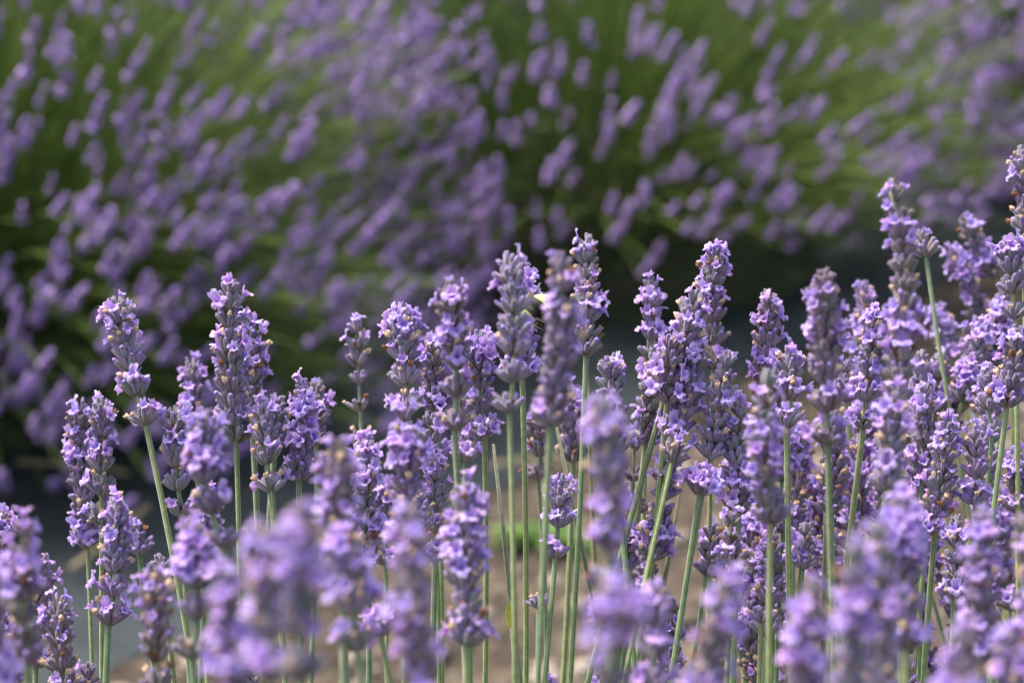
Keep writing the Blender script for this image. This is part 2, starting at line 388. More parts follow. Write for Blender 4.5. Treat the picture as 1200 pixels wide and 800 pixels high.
    for k in range(shoots):
        a = r.random() * 6.283; th = R(78) * r.random() ** .6
        q0 = Vector((math.cos(a) * math.sin(th), math.sin(a) * math.sin(th), math.cos(th))); S = r.uniform(.55, reach)
        tip = Vector((q0.x * rad * S + lean[0] * q0.z, q0.y * rad * S + lean[1] * q0.z, .02 + ht * q0.z * S + .04 * math.sin(th)))
        tip += Vector((r.gauss(.02, .07), r.gauss(0, .07), r.gauss(0, .03)))
        base = Vector((tip.x * .45 + r.gauss(0, .04), tip.y * .45 + r.gauss(0, .04), min(ht * .2, tip.z * .4)))
        ctl = base * .45 + tip * .55 + Vector((r.gauss(-tip.x * .08, .02), r.gauss(-tip.y * .08, .02), .03 + .04 * math.sin(th)))
        tube(mb, bez(base, ctl, tip, 7), [.0010] * 5 + [.0008, .0005], 3, 0, r.random(), cap=False)
    o = link('bare_shoots', mb.mesh('bare_shoots', [M['farstem']]), e); o['kind'] = 'stuff'
    return e
far_bush((-1.40, 2.45, 0), .66, .56, 400, 11, 'lavender bush at the far left whose outer stems just reach the picture edge', nleaf=4000)
far_bush((-0.73, 3.20, 0), .68, .68, 4700, 12, 'broad densely flowering lavender bush filling the upper left', (0.04, 0), shoots=1200, reach=.95)
far_bush((0.14, 3.80, 0), .68, .66, 2100, 13, 'greener lavender bush with sparser spikes in the top middle', (.05, 0), thmax=82, shoots=1300, reach=.97)
far_bush((0.98, 4.65, 0), .70, .66, 4200, 14, 'purple lavender bush at the top right with spikes leaning right over a dark hollow', (0.06, 0), thmax=88)
BL2 = 'lavender bush of the next row back, mostly hidden behind the nearer row'
for k, (x, y) in enumerate(((-0.85, 4.55), (0.0, 5.15), (0.9, 6.2))):
    far_bush((x, y, 0), .70, .64, 650, 21 + k, BL2, nleaf=3500)['group'] = 'lavender bushes of the next row back'
far_bush((1.95, 5.5, 0), .66, .60, 420, 15, 'lavender bush at the far right end of the row', nleaf=4000)

# ------------------------------------------------------------------ the flowers: whorls, blossoms, withered blossoms
def calyx(mb, base, d, ln, r0, rnd, rr, bud):
    F = frame_z(d, Vector((0, 0, 1))); seg = 12
    prof = [(0, .45), (.12, .78), (.4, 1.0), (.68, 1.04), (.88, .94), (1.0, .80), (0.95, .5)]
    bend = rr.uniform(-.12, .12)
    vs_, ts, rb, fs = [], [], [], []
    for (z, q) in prof:
        for k in range(seg):
            a = 6.2832 * k / seg; rib = k % 2
            rad = r0 * q * (1 + (.10 if rib else -.07)); zz = z * ln
            if z == 1.0 and rib: zz += ln * .05
            vs_.append(base + F @ Vector((rad * math.cos(a) + bend * ln * z * z, rad * math.sin(a), zz))); ts.append(z); rb.append(float(rib))
    for i in range(len(prof) - 1):
        for k in range(seg): fs.append((i * seg + k, i * seg + (k + 1) % seg, (i + 1) * seg + (k + 1) % seg, (i + 1) * seg + k))
    fs.append(tuple((len(prof) - 1) * seg + k for k in range(seg)))
    mb.add(vs_, fs, 0, ts, rnd, rb)
    tip = base + F @ Vector((bend * ln, 0, ln * .97))
    if bud:      # the tip of an unopened corolla
        vs_, fs, ts = [], [], []; br = r0 * rr.uniform(.68, .95); bl = r0 * rr.uniform(.8, 1.9); n = 8
        for i, (z, q) in enumerate(((-.3, .7), (.2, .95), (.6, .95), (.88, .6), (1, .15))):
            for k in range(n): vs_.append(tip + F @ Vector((br * q * math.cos(k * .7854), br * q * math.sin(k * .7854), bl * z))); ts.append(.4 + .6 * i / 4)
        for i in range(4):
            for k in range(n): fs.append((i * n + k, i * n + (k + 1) % n, (i + 1) * n + (k + 1) % n, (i + 1) * n + k))
        fs.append(tuple(4 * n + k for k in range(n))); mb.add(vs_, fs, 1, ts, rnd)
    return Matrix.Translation(tip) @ F.to_4x4()
def whorl(seed, kind):
    rr = random.Random(seed); mb = MB(); tips = []
    tiers = {'mid': ((8, .74, 0.0, 1.0), (6, .45, .0014, .95)), 'low': ((7, .88, 0.0, 1.05), (5, .52, .0012, 1.0)),
             'top': ((6, .50, 0.0, .85), (3, .15, .0022, .8)), 'thin': ((6, .70, 0.0, .95), (2, .35, .001, .9))}[kind]
    for ti, (n, tilt, z0, s) in enumerate(tiers):
        off = rr.random() * 6.283
        for k in range(n):
            if kind == 'thin' and rr.random() < .12: continue
            a = off + 6.283 * k / n + rr.uniform(-.22, .22); tl = tilt + rr.uniform(-.16, .16)
            d = Vector((math.cos(a) * math.sin(tl), math.sin(a) * math.sin(tl), math.cos(tl)))
            b = Vector((math.cos(a), math.sin(a), 0)) * .0010 + Vector((0, 0, z0 + rr.uniform(-.0006, .0006)))
            ln = .0054 * s * rr.uniform(.82, 1.15)
            tips.append((calyx(mb, b, d, ln, .00098 * s * rr.uniform(.85, 1.12), rr.random(), rr, rr.random() < (.35 if kind != 'top' else .15)), tl))
    for k in range(2 if kind != 'top' else 0):      # papery bracts below the calyces
        a = rr.random() * 6.28 + 3.14 * k
        leaf(mb, Vector((math.cos(a), math.sin(a), -.3)) * .0009, Vector((math.cos(a), math.sin(a), .9)), Vector((-math.cos(a), -math.sin(a), 1)), .0048, .0040, 2, rr.random(), -.2, 5)
    return mb.mesh('whorl', [M['calyx'], M['bud'], M['bract']]), tips
WH = {k: [whorl(10 * i + j * 1000, k) for i in range(n)] for j, (k, n) in enumerate((('mid', 12), ('low', 5), ('top', 6), ('thin', 6)))}
def blossom(seed, folded=0.0):
    rr = random.Random(seed); mb = MB(); n = 40; vs_, fs, ts = [], [], []
    z1 = rr.uniform(.0014, .0026); rings = [(-.0012, .00062), (0.0004, .00070), (z1 * .7, .00095), (z1, .00135)]
    for (z, r0) in rings:
        for k in range(n):
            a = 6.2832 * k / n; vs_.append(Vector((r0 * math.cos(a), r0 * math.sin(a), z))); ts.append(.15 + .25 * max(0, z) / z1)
    lobes = [(22, .0036, 34, 30), (-22, .0036, 34, 30), (180, .0029, 84, 34), (112, .0025, 74, 32), (-112, .0025, 74, 32)]
    lobes = [(c + rr.uniform(-7, 7), l * rr.uniform(.8, 1.15) * (1 - .35 * folded), t * (1 - .7 * folded) + rr.uniform(-14, 14), w_) for c, l, t, w_ in lobes]
    sd = rr.random() * 50; ns = 6
    for j in range(1, ns + 1):
        s = j / ns
        for k in range(n):
            ad = 360 * k / n; a = R(ad); best, L_, al = 0, 0, 0; ws = 0
            for (c, l, t, w_) in lobes:
                df = (ad - c + 180) % 360 - 180; q = math.exp(-(df / w_) ** 4); ws += q + 1e-4; al += t * (q + 1e-4); L_ = max(L_, l * math.sqrt(max(0, math.cos(R(min(90, abs(df) * 76 / w_))))))
            al = R(al / ws); L_ = max(L_, .0007)
            ang = al * (0.55 + .75 * s)
            rad = .00135 + L_ * s * math.sin(ang); z = z1 + L_ * s * math.cos(ang)
            nz = noise.noise(Vector((math.cos(a) * 2.6, math.sin(a) * 2.6, s * 2 + sd))) * .0017 * s
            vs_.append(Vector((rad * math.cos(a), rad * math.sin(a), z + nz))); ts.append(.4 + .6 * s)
    tot = len(rings) + ns
    for i in range(tot - 1):
        for k in range(n): fs.append((i * n + k, i * n + (k + 1) % n, (i + 1) * n + (k + 1) % n, (i + 1) * n + k))
    mb.add(vs_, fs, 0, ts, rr.random()); return mb.mesh('blossom', [M['petal']])
BL = [blossom(i + 3, f) for i, f in enumerate((0, .2, .35, .1, .5, .3, .8, 0, 1.0, .6))]
def withered(seed):
    rr = random.Random(seed); mb = MB(); n = 9; vs_, fs = [], []
    pr = ((-.0006, .0006), (.0004, .0008), (.0012, .0011), (.0020, .0012), (.0024, .0006), (.0020, .0001)); sd = rr.random() * 50
    for (z, q) in pr:
        for k in range(n):
            a = 6.2832 * k / n; v = Vector((q * math.cos(a), q * math.sin(a), z)); m_ = 1 + .75 * noise.noise(v * 900 + Vector((sd, 0, 0)))
            vs_.append(Vector((v.x * m_ + .0003 * math.sin(z * 900 + sd), v.y * m_, v.z * (1 + .3 * math.sin(a * 2 + sd)))))
    for i in range(len(pr) - 1):
        for k in range(n): fs.append((i * n + k, i * n + (k + 1) % n, (i + 1) * n + (k + 1) % n, (i + 1) * n + k))
    mb.add(vs_, fs, 0, .5, rr.random()); return mb.mesh('withered_blossom', [M['wither']])
WI = [withered(i) for i in range(6)]

GROUP = 'lavender flowers on long stalks in the foreground'
NST = [0]
def flower(tx, ty, bx, by, d, label, w=1.0, bloom=0.3, dz=None, sparse=False, gap=None, shape='normal', stem_dx=0):
    NST[0] += 1; rr = random.Random(7000 + NST[0])
    if d < .78: d2 = .84 - (.84 - d) * 1.22; w *= d2 / d; d = d2
    T = at(tx, ty, d); Lg = (by - ty) * d / FPX
    tilt = rr.uniform(-.18, .18) if dz is None else dz
    B = at(bx, by, d + tilt * abs(Lg)); ax = (T - B); L_ = ax.length; axn = ax.normalized()
    cx = 0.0 if d > 0.6 else 0.0
    root = Vector((B.x - axn.x * .22 + stem_dx, B.y - axn.y * .16 + rr.uniform(-.02, .02), 0.27 + rr.uniform(-.04, .03)))
    if d > 1: root.x = B.x - .03
    root.x += ((-.22 if root.x < .05 else .30) - root.x) * .12
    root.y += (0.85 - root.y) * .25
    e = empty('lavender_flower', root); tag(e, label, 'lavender flower', GROUP)
    bow = Vector((rr.gauss(0, .03), rr.gauss(0, .03), 0)) * L_ * 2 if ty != 204 else Vector((.35, 0, 0)) * L_ * .3
    low = bez(root, B - axn * (B.z - root.z) * (.45 if d < 1 else .12), B, 16)
    hi = bez(B, (B + T) / 2 + bow, T - axn * .005, 10)
    pts = low + hi[1:]; rad = .00080 * (0.82 + .36 * rr.random()) * (1.0 if d > .7 else 1.0)
    rs = [rad * 1.12] * 8 + [rad] * 8 + [rad * (1 - .45 * i / 9) for i in range(1, 10)]
    mb = MB(); tube(mb, [p - root for p in pts], rs, 8, 0, rr.random(), square=.13)
    link('stalk', mb.mesh('stalk', [M['stalk']]), e)
    # whorls
    usable = max(.001, L_ - .008); nw = max(1, int(round(usable / .0052)) + 1)
    if sparse: nw = max(2, int(nw * .7))
    zs = [usable * i / max(1, nw - 1) for i in range(nw)] if nw > 1 else [0]
    if L_ < .008: zs = [0]
    gap = (rr.random() < .45) if gap is None else gap
    if gap and nw > 4:
        for i in range(1, nw): zs[i] = zs[1] + .004 + (usable - zs[1] - .004) * (i - 1) / (nw - 2)
    zone = rr.random() * 5; bloom *= .66 * rr.uniform(.5, 1.35); wth = rr.uniform(.74, .93)
    tone = rr.choice(((1, 1, 1), (.88, .80, .70), (1.0, .90, 1.12), (.80, .74, .80), (1.08, 1.08, 1.05), (.92, .95, .84)))
    for i, z in enumerate(zs):
        q = z / L_; P = B * (1 - q) ** 2 + ((B + T) / 2 + bow) * 2 * q * (1 - q) + T * q * q
        f = i / max(1, len(zs) - 1)
        top = (i == len(zs) - 1 and len(zs) > 1)
        kind = 'top' if top else ('low' if i == 0 else ('thin' if sparse or rr.random() < .15 else 'mid'))
        me, tips = rr.choice(WH[kind])
        s = (.98 if d > .62 else .92) * w * (1.0 - .20 * f ** 2) * rr.uniform(.93, 1.07) * (.92 if i == 0 and gap else 1)
        F = frame_z((axn + Vector((rr.gauss(0, .05), rr.gauss(0, .05), 0))), Vector((0, 1, 0)))
        Mx = Matrix.Translation(P - root) @ F.to_4x4() @ Matrix.Rotation(rr.random() * 6.283, 4, 'Z') @ Matrix.Scale(s, 4)
        wo = link('whorl', me, e, Mx); wo.color = (*tone, 1)
        bz = bloom * (2.3 if math.sin(i * 1.25 + zone) > .1 else .22)
        if f > .72: bz = bloom * 1.7
        if top: bz = bloom * .7
        for (m_, tl) in tips:
            u = rr.random()
            outer = tl > .6 or top
            if u < bz * (1.15 if outer else .75):
                link('blossom', rr.choice(BL), wo, m_ @ Matrix.Rotation(rr.gauss(0, .5), 4, 'Z') @ Matrix.Rotation(rr.gauss(0, .25), 4, 'Y') @ Matrix.Scale(rr.uniform(.64, .95), 4))
            elif u > (wth if not top else .99):
                link('withered_blossom', rr.choice(WI), wo, m_ @ Matrix.Rotation(rr.random() * 6.28, 4, 'Z') @ Matrix.Scale(rr.uniform(.5, 1.0), 4))
    return e

FL = [
# tip x, y, bottom x, y, distance, label, extras
(136, 338, 171, 497, .84, 'isolated sharp spike leaning left on a long bare green stalk, near the left', dict(bloom=.33, gap=True, w=1.05)),
(271, 316, 277, 515, .845, 'tall sharp spike with two grey bud tips, highest in the left third', dict(bloom=.30, w=1.15)),
(288, 355, 296, 500, .885, 'spike close behind the right flank of the tallest left-hand spike', dict(bloom=.5)),
(222, 412, 231, 560, .95, 'soft pale-topped spike between the left-leaning one and the tallest left-hand one', dict(bloom=.3)),
(206, 462, 213, 603, .84, 'slim sharp spike with grey pointed bud tip below the pale-topped soft spike', dict(bloom=.2)),
(250, 466, 262, 640, .71, 'blurred stout spike in front of the foot of the tallest left-hand spike', dict(bloom=.35)),
(96, 458, 103, 640, .90, 'slightly soft spike forming the left half of the tight pair at the left', dict(bloom=.3)),
(119, 457, 119, 612, .84, 'sharp spike forming the right half of the tight pair at the left', dict(bloom=.35)),
(134, 572, 127, 730, .80, 'full spike with bright lobed top ending cleanly on a thin stalk at lower left', dict(bloom=.42)),
(156, 598, 163, 648, .92, 'short soft spike tucked behind the right side of the full lower-left spike', dict(bloom=.3)),
(28, 590, 32, 775, .66, 'blurred spike with pale blue-white top nearest the left edge', dict(bloom=.35)),
(2, 585, 6, 700, .83, 'sharp spike cut by the left picture edge, behind the pale-topped blurred one', dict(bloom=.5)),
(-8, 660, 0, 830, .62, 'very blurred spike cut off by the left picture edge near the bottom', dict(bloom=.5)),
(66, 685, 82, 850, .80, 'sharp spike leaning left in the bottom left corner with many brown withered flowers', dict(bloom=.25)),
(103, 766, 108, 850, .84, 'small dark violet bud tip rising at the bottom edge in the left corner', dict(bloom=.15)),
(175, 650, 187, 850, .71, 'blurred greyish spike between the full lower-left spike and the stout bottom ones', dict(bloom=.2)),
(183, 640, 190, 690, .86, 'tiny sharp forked bud tips peeping over the blurred greyish lower-left spike', dict(bloom=.1)),
(220, 592, 226, 770, .675, 'blurred spike with one round pale blossom sticking out on its upper left', dict(bloom=.4)),
(262, 640, 280, 850, .565, 'very blurred big spike at the bottom with a round glowing blossom near its top', dict(bloom=.5)),
(308, 458, 318, 575, .84, 'sharp spike with tan withered flowers right of the tallest left-hand spike', dict(bloom=.2)),
(327, 452, 322, 520, .90, 'small tan withered spike poking out just right of the tallest left-hand spike', dict(bloom=.05)),
(347, 433, 350, 560, .84, 'neat sharp spike standing over the big blurred bottom mass, with dark gaps between whorls', dict(bloom=.25)),
(375, 436, 372, 550, .89, 'softer grey-tipped spike touching the right side of the neat sharp one', dict(bloom=.22)),
(352, 562, 346, 850, .53, 'largest very blurred spike filling the bottom left of centre', dict(bloom=.45)),
(305, 590, 312, 850, .55, 'very blurred spike adjoining the left side of the largest blurred one', dict(bloom=.5)),
(398, 500, 402, 700, .66, 'blurred spike with a large violet blossom high on its right side beside the largest one', dict(bloom=.4)),
(416, 365, 424, 520, .93, 'soft slender spike with round tan flowers, first one right of the wide dark gap', dict(bloom=.25, sparse=True)),
(430, 500, 432, 700, .80, 'spike with heavy pink-violet blossoms down its right side above a green diagonal stalk', dict(bloom=.55)),
(440, 716, 446, 744, .74, 'single blurred tuft of pale blossoms on a thin stalk above the brown soil', dict(bloom=.8)),
(475, 347, 478, 482, .84, 'sharp square-topped spike with tan dots left of the taller violet-headed one', dict(bloom=.35, w=1.1)),
(470, 460, 473, 640, .74, 'blurred spike directly below the square-topped one with an orange withered flower', dict(bloom=.4)),
(522, 318, 533, 502, .755, 'blurred violet-headed spike with open star blossoms around its lower whorl', dict(bloom=.48)),
(508, 384, 512, 482, .86, 'sharp white-edged blossoms of a spike half hidden behind the violet-headed one', dict(bloom=.6)),
(505, 470, 508, 540, .85, 'short sharp grey spike under the violet-headed one, left side', dict(bloom=.25)),
(513, 522, 510, 655, .84, 'narrow sharp dark spike squeezed between two blurred ones at centre bottom', dict(bloom=.3, w=.9)),
(565, 378, 568, 512, .87, 'sharp-edged pink spike between the violet-headed one and the tall central cluster', dict(bloom=.6)),
(480, 570, 497, 830, .60, 'very blurred spike with tan spots reaching the bottom edge left of centre', dict(bloom=.4)),
(490, 560, 488, 640, .83, 'sharp beaded edge of a spike showing left of the very blurred tan-spotted one', dict(bloom=.4)),
(548, 548, 547, 755, .715, 'broad blurred spike with a thick pale stalk below it at bottom centre', dict(bloom=.42, w=1.1)),
(590, 286, 597, 482, .76, 'tall blurred spike with silvery tip on the left of the tallest central cluster', dict(bloom=.3)),
(607, 290, 612, 440, .86, 'sharper spike in the middle of the tallest central cluster, with the bee on it', dict(bloom=.5)),
(654, 282, 645, 498, .69, 'widest blurred spike of the tallest central cluster, on a thick green stalk', dict(bloom=.33, w=1.05)),
(692, 265, 687, 415, .89, 'highest spike of the central cluster, at its right side, with dotted tan flowers', dict(bloom=.3)),
(625, 470, 631, 560, .93, 'small soft spike hanging in shade behind the thick green central stalk', dict(bloom=.3)),
(660, 543, 651, 652, .84, 'short sharp dark spike with a ragged pointed foot beside the thick central stalk', dict(bloom=.15, w=.85)),
(631, 688, 631, 712, .83, 'tiny two-budded head on a thin stalk crossing the thick central stalk', dict(bloom=.0, w=.7)),
(712, 406, 722, 530, .84, 'sharp bushy-topped spike with upright grey buds right of the central cluster', dict(bloom=.3, w=1.1)),
(697, 448, 711, 690, .62, 'very blurred long grey spike crossing the bushy-topped one', dict(bloom=.28)),
(712, 655, 705, 860, .515, 'nearest and most blurred round-headed spike at the bottom right of centre', dict(bloom=.45)),
(760, 316, 757, 490, .90, 'isolated soft spike with twin pink blossom tip between the two central clusters', dict(bloom=.3, sparse=True)),
(818, 330, 782, 455, .84, 'sharp crooked spike whose pink top leans to the right', dict(bloom=.35, w=1.05)),
(772, 400, 757, 520, .85, 'sharp spike with dense grey buds in the right-centre tangle, left edge', dict(bloom=.25)),
(790, 380, 782, 470, .83, 'sharp spike with dense grey buds in the middle of the right-centre tangle', dict(bloom=.22)),
(818, 385, 792, 508, .84, 'sharp spike leaning right with pale violet flowers between the tangle and the tall pink-topped one', dict(bloom=.22, w=1.05)),
(841, 282, 836, 432, .865, 'tall spike with pink top rising above the right-centre tangle', dict(bloom=.33, gap=True)),
(855, 402, 831, 535, .835, 'sharp spike leaning right with a curled blossom on either side near its foot', dict(bloom=.22)),
(826, 538, 820, 578, .82, 'short open cup of pale star blossoms on a stalk leaning left', dict(bloom=.75)),
(797, 500, 788, 540, .82, 'small round head of bright blossoms on a long stalk in front of a darker spike', dict(bloom=.7)),
(783, 506, 763, 655, .84, 'sharp dark spike leaning right with beaded violet buds, behind the small round head', dict(bloom=.25)),
(745, 500, 740, 600, .88, 'greenish-tipped spike left of the beaded dark one', dict(bloom=.15, sparse=True)),
(763, 662, 757, 850, .66, 'blurred spike with a round pinkish-white top at the bottom right of centre', dict(bloom=.35)),
(853, 655, 806, 850, .60, 'very blurred leaning spike with a pale violet mass at its top, bottom edge', dict(bloom=.45)),
(838, 605, 828, 672, .85, 'sharp dark bud-covered tip above the very blurred leaning spike', dict(bloom=.2, w=.9)),
(872, 460, 866, 600, .84, 'sharp spike with drooping side blossoms left of the blurred grey-topped column', dict(bloom=.4)),
(862, 585, 858, 660, .80, 'soft pink head under the spike with drooping side blossoms', dict(bloom=.5)),
(903, 329, 903, 490, .87, 'slim soft-tipped spike standing over dark background left of the large grey one', dict(bloom=.4)),
(921, 398, 922, 500, .85, 'small sharp grey tip poking out between the slim spike and the large grey one', dict(bloom=.3)),
(906, 418, 903, 612, .72, 'blurred grey-topped column with violet blossoms in front of the slim spike', dict(bloom=.38)),
(906, 610, 899, 742, .86, 'sharp shaded spike low in the right half, ending in green stalks', dict(bloom=.2)),
(947, 600, 940, 665, .85, 'small sharp dark head half hidden behind a thick pale-green stalk', dict(bloom=.35)),
(893, 700, 892, 728, .82, 'little grey cup of buds at the top of a thin stalk near the bottom', dict(bloom=.05, w=.8)),
(964, 303, 970, 520, .735, 'large blurred grey spike crowned with a bright pink tuft', dict(bloom=.28, w=1.05)),
(972, 470, 974, 600, .84, 'sharp spike below the pink-crowned one, its foot tapering to a stalk', dict(bloom=.2)),
(992, 410, 994, 470, .89, 'tiny white-edged blossoms showing right of the pink-crowned spike', dict(bloom=.6, w=.85)),
(1014, 320, 1019, 400, 1.02, 'small distant pink-tipped bud left of the longest right-hand spike', dict(bloom=.5)),
(1032, 352, 1012, 500, .85, 'sharp spike with creamy withered flowers left of the longest right-hand one, foot a grey cup', dict(bloom=.35)),
(1043, 204, 1050, 470, .745, 'longest blurred spike with brown gaps down its middle, tallest in the right third', dict(bloom=.36, w=1.0, gap=False)),
(1080, 262, 1085, 300, .93, 'small cluster of tan flowers on a green stalk that slants down to the right', dict(bloom=.05, stem_dx=.14)),
(1124, 246, 1166, 325, 1.05, 'soft spike leaning left, topmost of the far flowers near the right edge', dict(bloom=.45)),
(1103, 283, 1150, 372, 1.05, 'soft spike leaning left, middle one of the far flowers near the right edge', dict(bloom=.45)),
(1095, 350, 1122, 420, 1.04, 'soft violet spike leaning left, lowest of the far flowers near the right edge', dict(bloom=.45)),
(1198, 162, 1201, 330, .88, 'spike cut by the right picture edge, the highest one there', dict(bloom=.5)),
(1188, 262, 1190, 372, .86, 'sharp spike with a dark middle just under the highest one at the right edge', dict(bloom=.4)),
(1194, 370, 1180, 476, .83, 'sharp spike with a pink left side and grey cup-like foot at the right edge', dict(bloom=.3)),
(1160, 368, 1128, 470, .92, 'soft spike leaning right with purple-and-grey top, left of the sharp right-edge spikes', dict(bloom=.45)),
(1137, 372, 1140, 450, .96, 'soft pink spike in the dense mass right of the long blurred one', dict(bloom=.5)),
(1108, 402, 1098, 480, .93, 'soft spike behind the dense mass right of the long blurred one', dict(bloom=.4)),
(1172, 418, 1163, 508, .87, 'sharp grey-footed spike under the soft one that leans right', dict(bloom=.3)),
(1137, 486, 1143, 590, .84, 'sharp spike with a bright ruffled head and dark body near the right edge', dict(bloom=.4)),
(1108, 480, 1097, 606, .84, 'spike tapering to a pointed foot right of the long blurred one', dict(bloom=.35)),
(1082, 440, 1080, 560, .87, 'sharp dark spike seen between the long blurred one and the one with a pointed foot', dict(bloom=.3)),
(1062, 440, 1040, 572, .73, 'blurred spike with two large violet blossoms hanging on its left', dict(bloom=.45)),
(1010, 500, 1006, 620, .88, 'spike with bright pink side flowers behind thin stalks in the right half', dict(bloom=.55)),
(925, 500, 918, 622, .87, 'pink-flowered spike behind two thick stalks in the right half', dict(bloom=.6)),
(1000, 615, 985, 850, .555, 'huge very blurred spike mass at the bottom right of centre', dict(bloom=.45)),
(1025, 590, 1030, 850, .60, 'very blurred greyish spike adjoining the right of the huge blurred mass', dict(bloom=.35)),
(1066, 558, 1062, 760, .66, 'blurred spike with a tall smooth violet top in the lower right', dict(bloom=.45)),
(960, 660, 945, 850, .59, 'very blurred spike adjoining the left of the huge blurred mass', dict(bloom=.5)),
(1088, 605, 1086, 625, .84, 'small sharp pale blossom pair at the top of a thin stalk in the lower right', dict(bloom=.9, w=.85)),
(1062, 758, 1064, 850, .84, 'sharp narrow bud tip rising at the bottom edge right of the huge blurred mass', dict(bloom=.2, w=.85)),
(1155, 578, 1152, 780, .67, 'blurred spike with cream flowers left of the one at the right edge, lower right', dict(bloom=.35)),
(1190, 585, 1192, 850, .66, 'blurred spike cut by the right picture edge in the lower right', dict(bloom=.35)),
(1135, 712, 1118, 860, .55, 'very blurred pair of pale violet blossoms near the bottom right corner', dict(bloom=.6)),
(1192, 515, 1193, 600, .86, 'sharp pink spike at the right edge just above the blurred lower ones', dict(bloom=.5)),
(1120, 590, 1118, 700, .83, 'thin sharp-edged spike showing left of the blurred cream-flowered one', dict(bloom=.4, w=.85)),
(1190, 715, 1196, 860, .60, 'very blurred spike in the bottom right corner', dict(bloom=.4)),
(402, 600, 420, 760, .63, 'blurred spike behind the right flank of the largest blurred one', dict(bloom=.4)),
(645, 785, 648, 840, .84, 'small white-violet blossom tip just showing above the bottom edge at centre', dict(bloom=.7, w=.85)),
(785, 690, 780, 850, .85, 'dark sharp bud spike between blurred ones at the bottom, right of centre', dict(bloom=.2, w=.9)),
(742, 600, 730, 700, .86, 'half hidden spike behind the very blurred long grey one', dict(bloom=.45)),
(285, 700, 296, 850, .86, 'spike seen in a gap between the very blurred ones at lower left', dict(bloom=.4)),
]
for (tx, ty, bx, by, d, lb, kw) in FL: flower(tx, ty, bx, by, d, lb, **kw)
G0 = GROUP; GROUP = 'overlapping spikes of the crowded right-hand mass'
fr = random.Random(31)
for (x, y) in ((985, 520), (1030, 520), (1055, 590), (945, 545), (1125, 430), (1080, 400), (1150, 520), (1175, 330), (1020, 430), (880, 640), (935, 470),
               (1100, 560), (1170, 640), (830, 600), (870, 690), (915, 640), (960, 600), (1010, 560), (1120, 650), (760, 620), (700, 690), (1060, 660), (1150, 430), (940, 700), (1180, 560), (890, 560), (1010, 380), (1075, 500), (860, 520)):
    l_ = fr.uniform(100, 170); lx = fr.gauss(-.02, .10) * l_
    flower(x, y, x - lx, y + l_ , fr.uniform(.89, 1.0), 'soft spike half hidden in the crowded mass behind the sharp right-hand spikes', bloom=fr.uniform(.25, .5))
GROUP = G0
for (tx, ty, bx, by, d, lb) in ((540, 420, 545, 540, .93, 'soft spike seen in the chink below the violet-headed blurred one'),
        (450, 560, 452, 660, .92, 'soft pink spike low in the gap left of the narrow dark central spike'),
        (675, 440, 672, 540, .95, 'soft spike deep behind the foot of the widest central blurred one'),
        (735, 640, 728, 760, .92, 'soft shaded spike behind the bottom round-headed blurred ones'),
        (245, 560, 240, 680, .90, 'soft spike behind the blurred pair in the lower left'),
        (0, 700, 6, 840, .78, 'spike at the very bottom left edge of the picture'),
        (45, 640, 42, 780, .82, 'sharp spike between the pale-topped blurred one and the bottom left corner one')):
    flower(tx, ty, bx, by, d, lb, bloom=.4)

# ------------------------------------------------------------------ bare stalks and a young shoot
def bare(px0, py0, px1, py1, d, label, group=None, r0=.0011, name='bare_stalk'):
    A = at(px0, py0, d); B = at(px1, py1, d); dv = (B - A); n_ = (A.z - .30) / max(.01, -dv.z)
    Rt = A + dv * n_ ; Rt.y += .03; mb = MB()
    mid_ = (A + Rt) / 2 + Vector((random.Random(int(px0)).uniform(-.01, .01), 0, .01))
    tube(mb, [p - Rt for p in bez(Rt, mid_, A, 12)], [r0] * 10 + [r0 * .8, r0 * .45], 7, 0, random.Random(int(px0 * 7)).random(), square=.08)
    o = link(name, mb.mesh(name, [M['stalk']])); o.location = Rt
    return tag(o, label, 'bare stalk', group)
GL = 'bare green stalks slanting behind the lower right flowers'
for (a, b, c, d_, dd) in ((1096, 520, 1150, 640, 1.02), (1084, 560, 1138, 700, 1.05), (1100, 600, 1150, 700, .97), (1090, 640, 1120, 740, .93),
                          (1130, 470, 1180, 600, 1.06), (1076, 640, 1110, 760, 1.0), (1110, 540, 1165, 640, 1.1)):
    bare(a, b, c, d_, dd, 'thin bare green stalk slanting down to the right over brown soil, lower right', GL)
for k, (a, b, c, d_, dd, lb) in enumerate((
        (578, 520, 592, 690, .83, 'thin bare stalk slanting across the thick central stalks'),
        (652, 500, 684, 640, .88, 'bare stalk slanting down right behind the short dark spike'),
        (686, 420, 688, 700, .94, 'long soft vertical stalk right of the tallest central cluster'),
        (406, 765, 408, 840, .84, 'short yellow-green stalk tip at the bottom edge over brown soil'),
        (800, 560, 775, 700, .90, 'bare stalk slanting left among the right-centre flowers'),
        (1008, 610, 1006, 760, .84, 'straight thin stalk left of the huge blurred mass, nearest its top'),
        (968, 560, 962, 720, .86, 'straight green stalk under the pink-crowned spike'),
        )):
    bare(a, b, c, d_, dd, lb)
e0 = at(606, 820, .83); e = empty('young_shoot', at(609, 860, .83)); mb = MB()
S0 = e.location.copy()
tube(mb, [p - S0 for p in bez(S0, at(606, 790, .83), at(601, 735, .83), 8)], [.0010] * 8, 6); link('stalk', mb.mesh('stalk', [M['stalk']]), e)
mb = MB(); b = at(601, 736, .83) - S0; t_ = at(598, 702, .83) - S0
for sgn in (-1, 1, 0): leaf(mb, b + Vector((sgn * .0006, 0, 0)), (t_ - b) + Vector((sgn * .0008, 0, 0)), Vector((sgn, -.6, .1)), (t_ - b).length * (1 - .15 * abs(sgn)), .0030, 0, .5, .03, 6)
link('leaf', mb.mesh('leaf', [M['young']]), e)
tag(e, 'young shoot with a yellow-green leaf tip beside the thick central stalks', 'shoot')

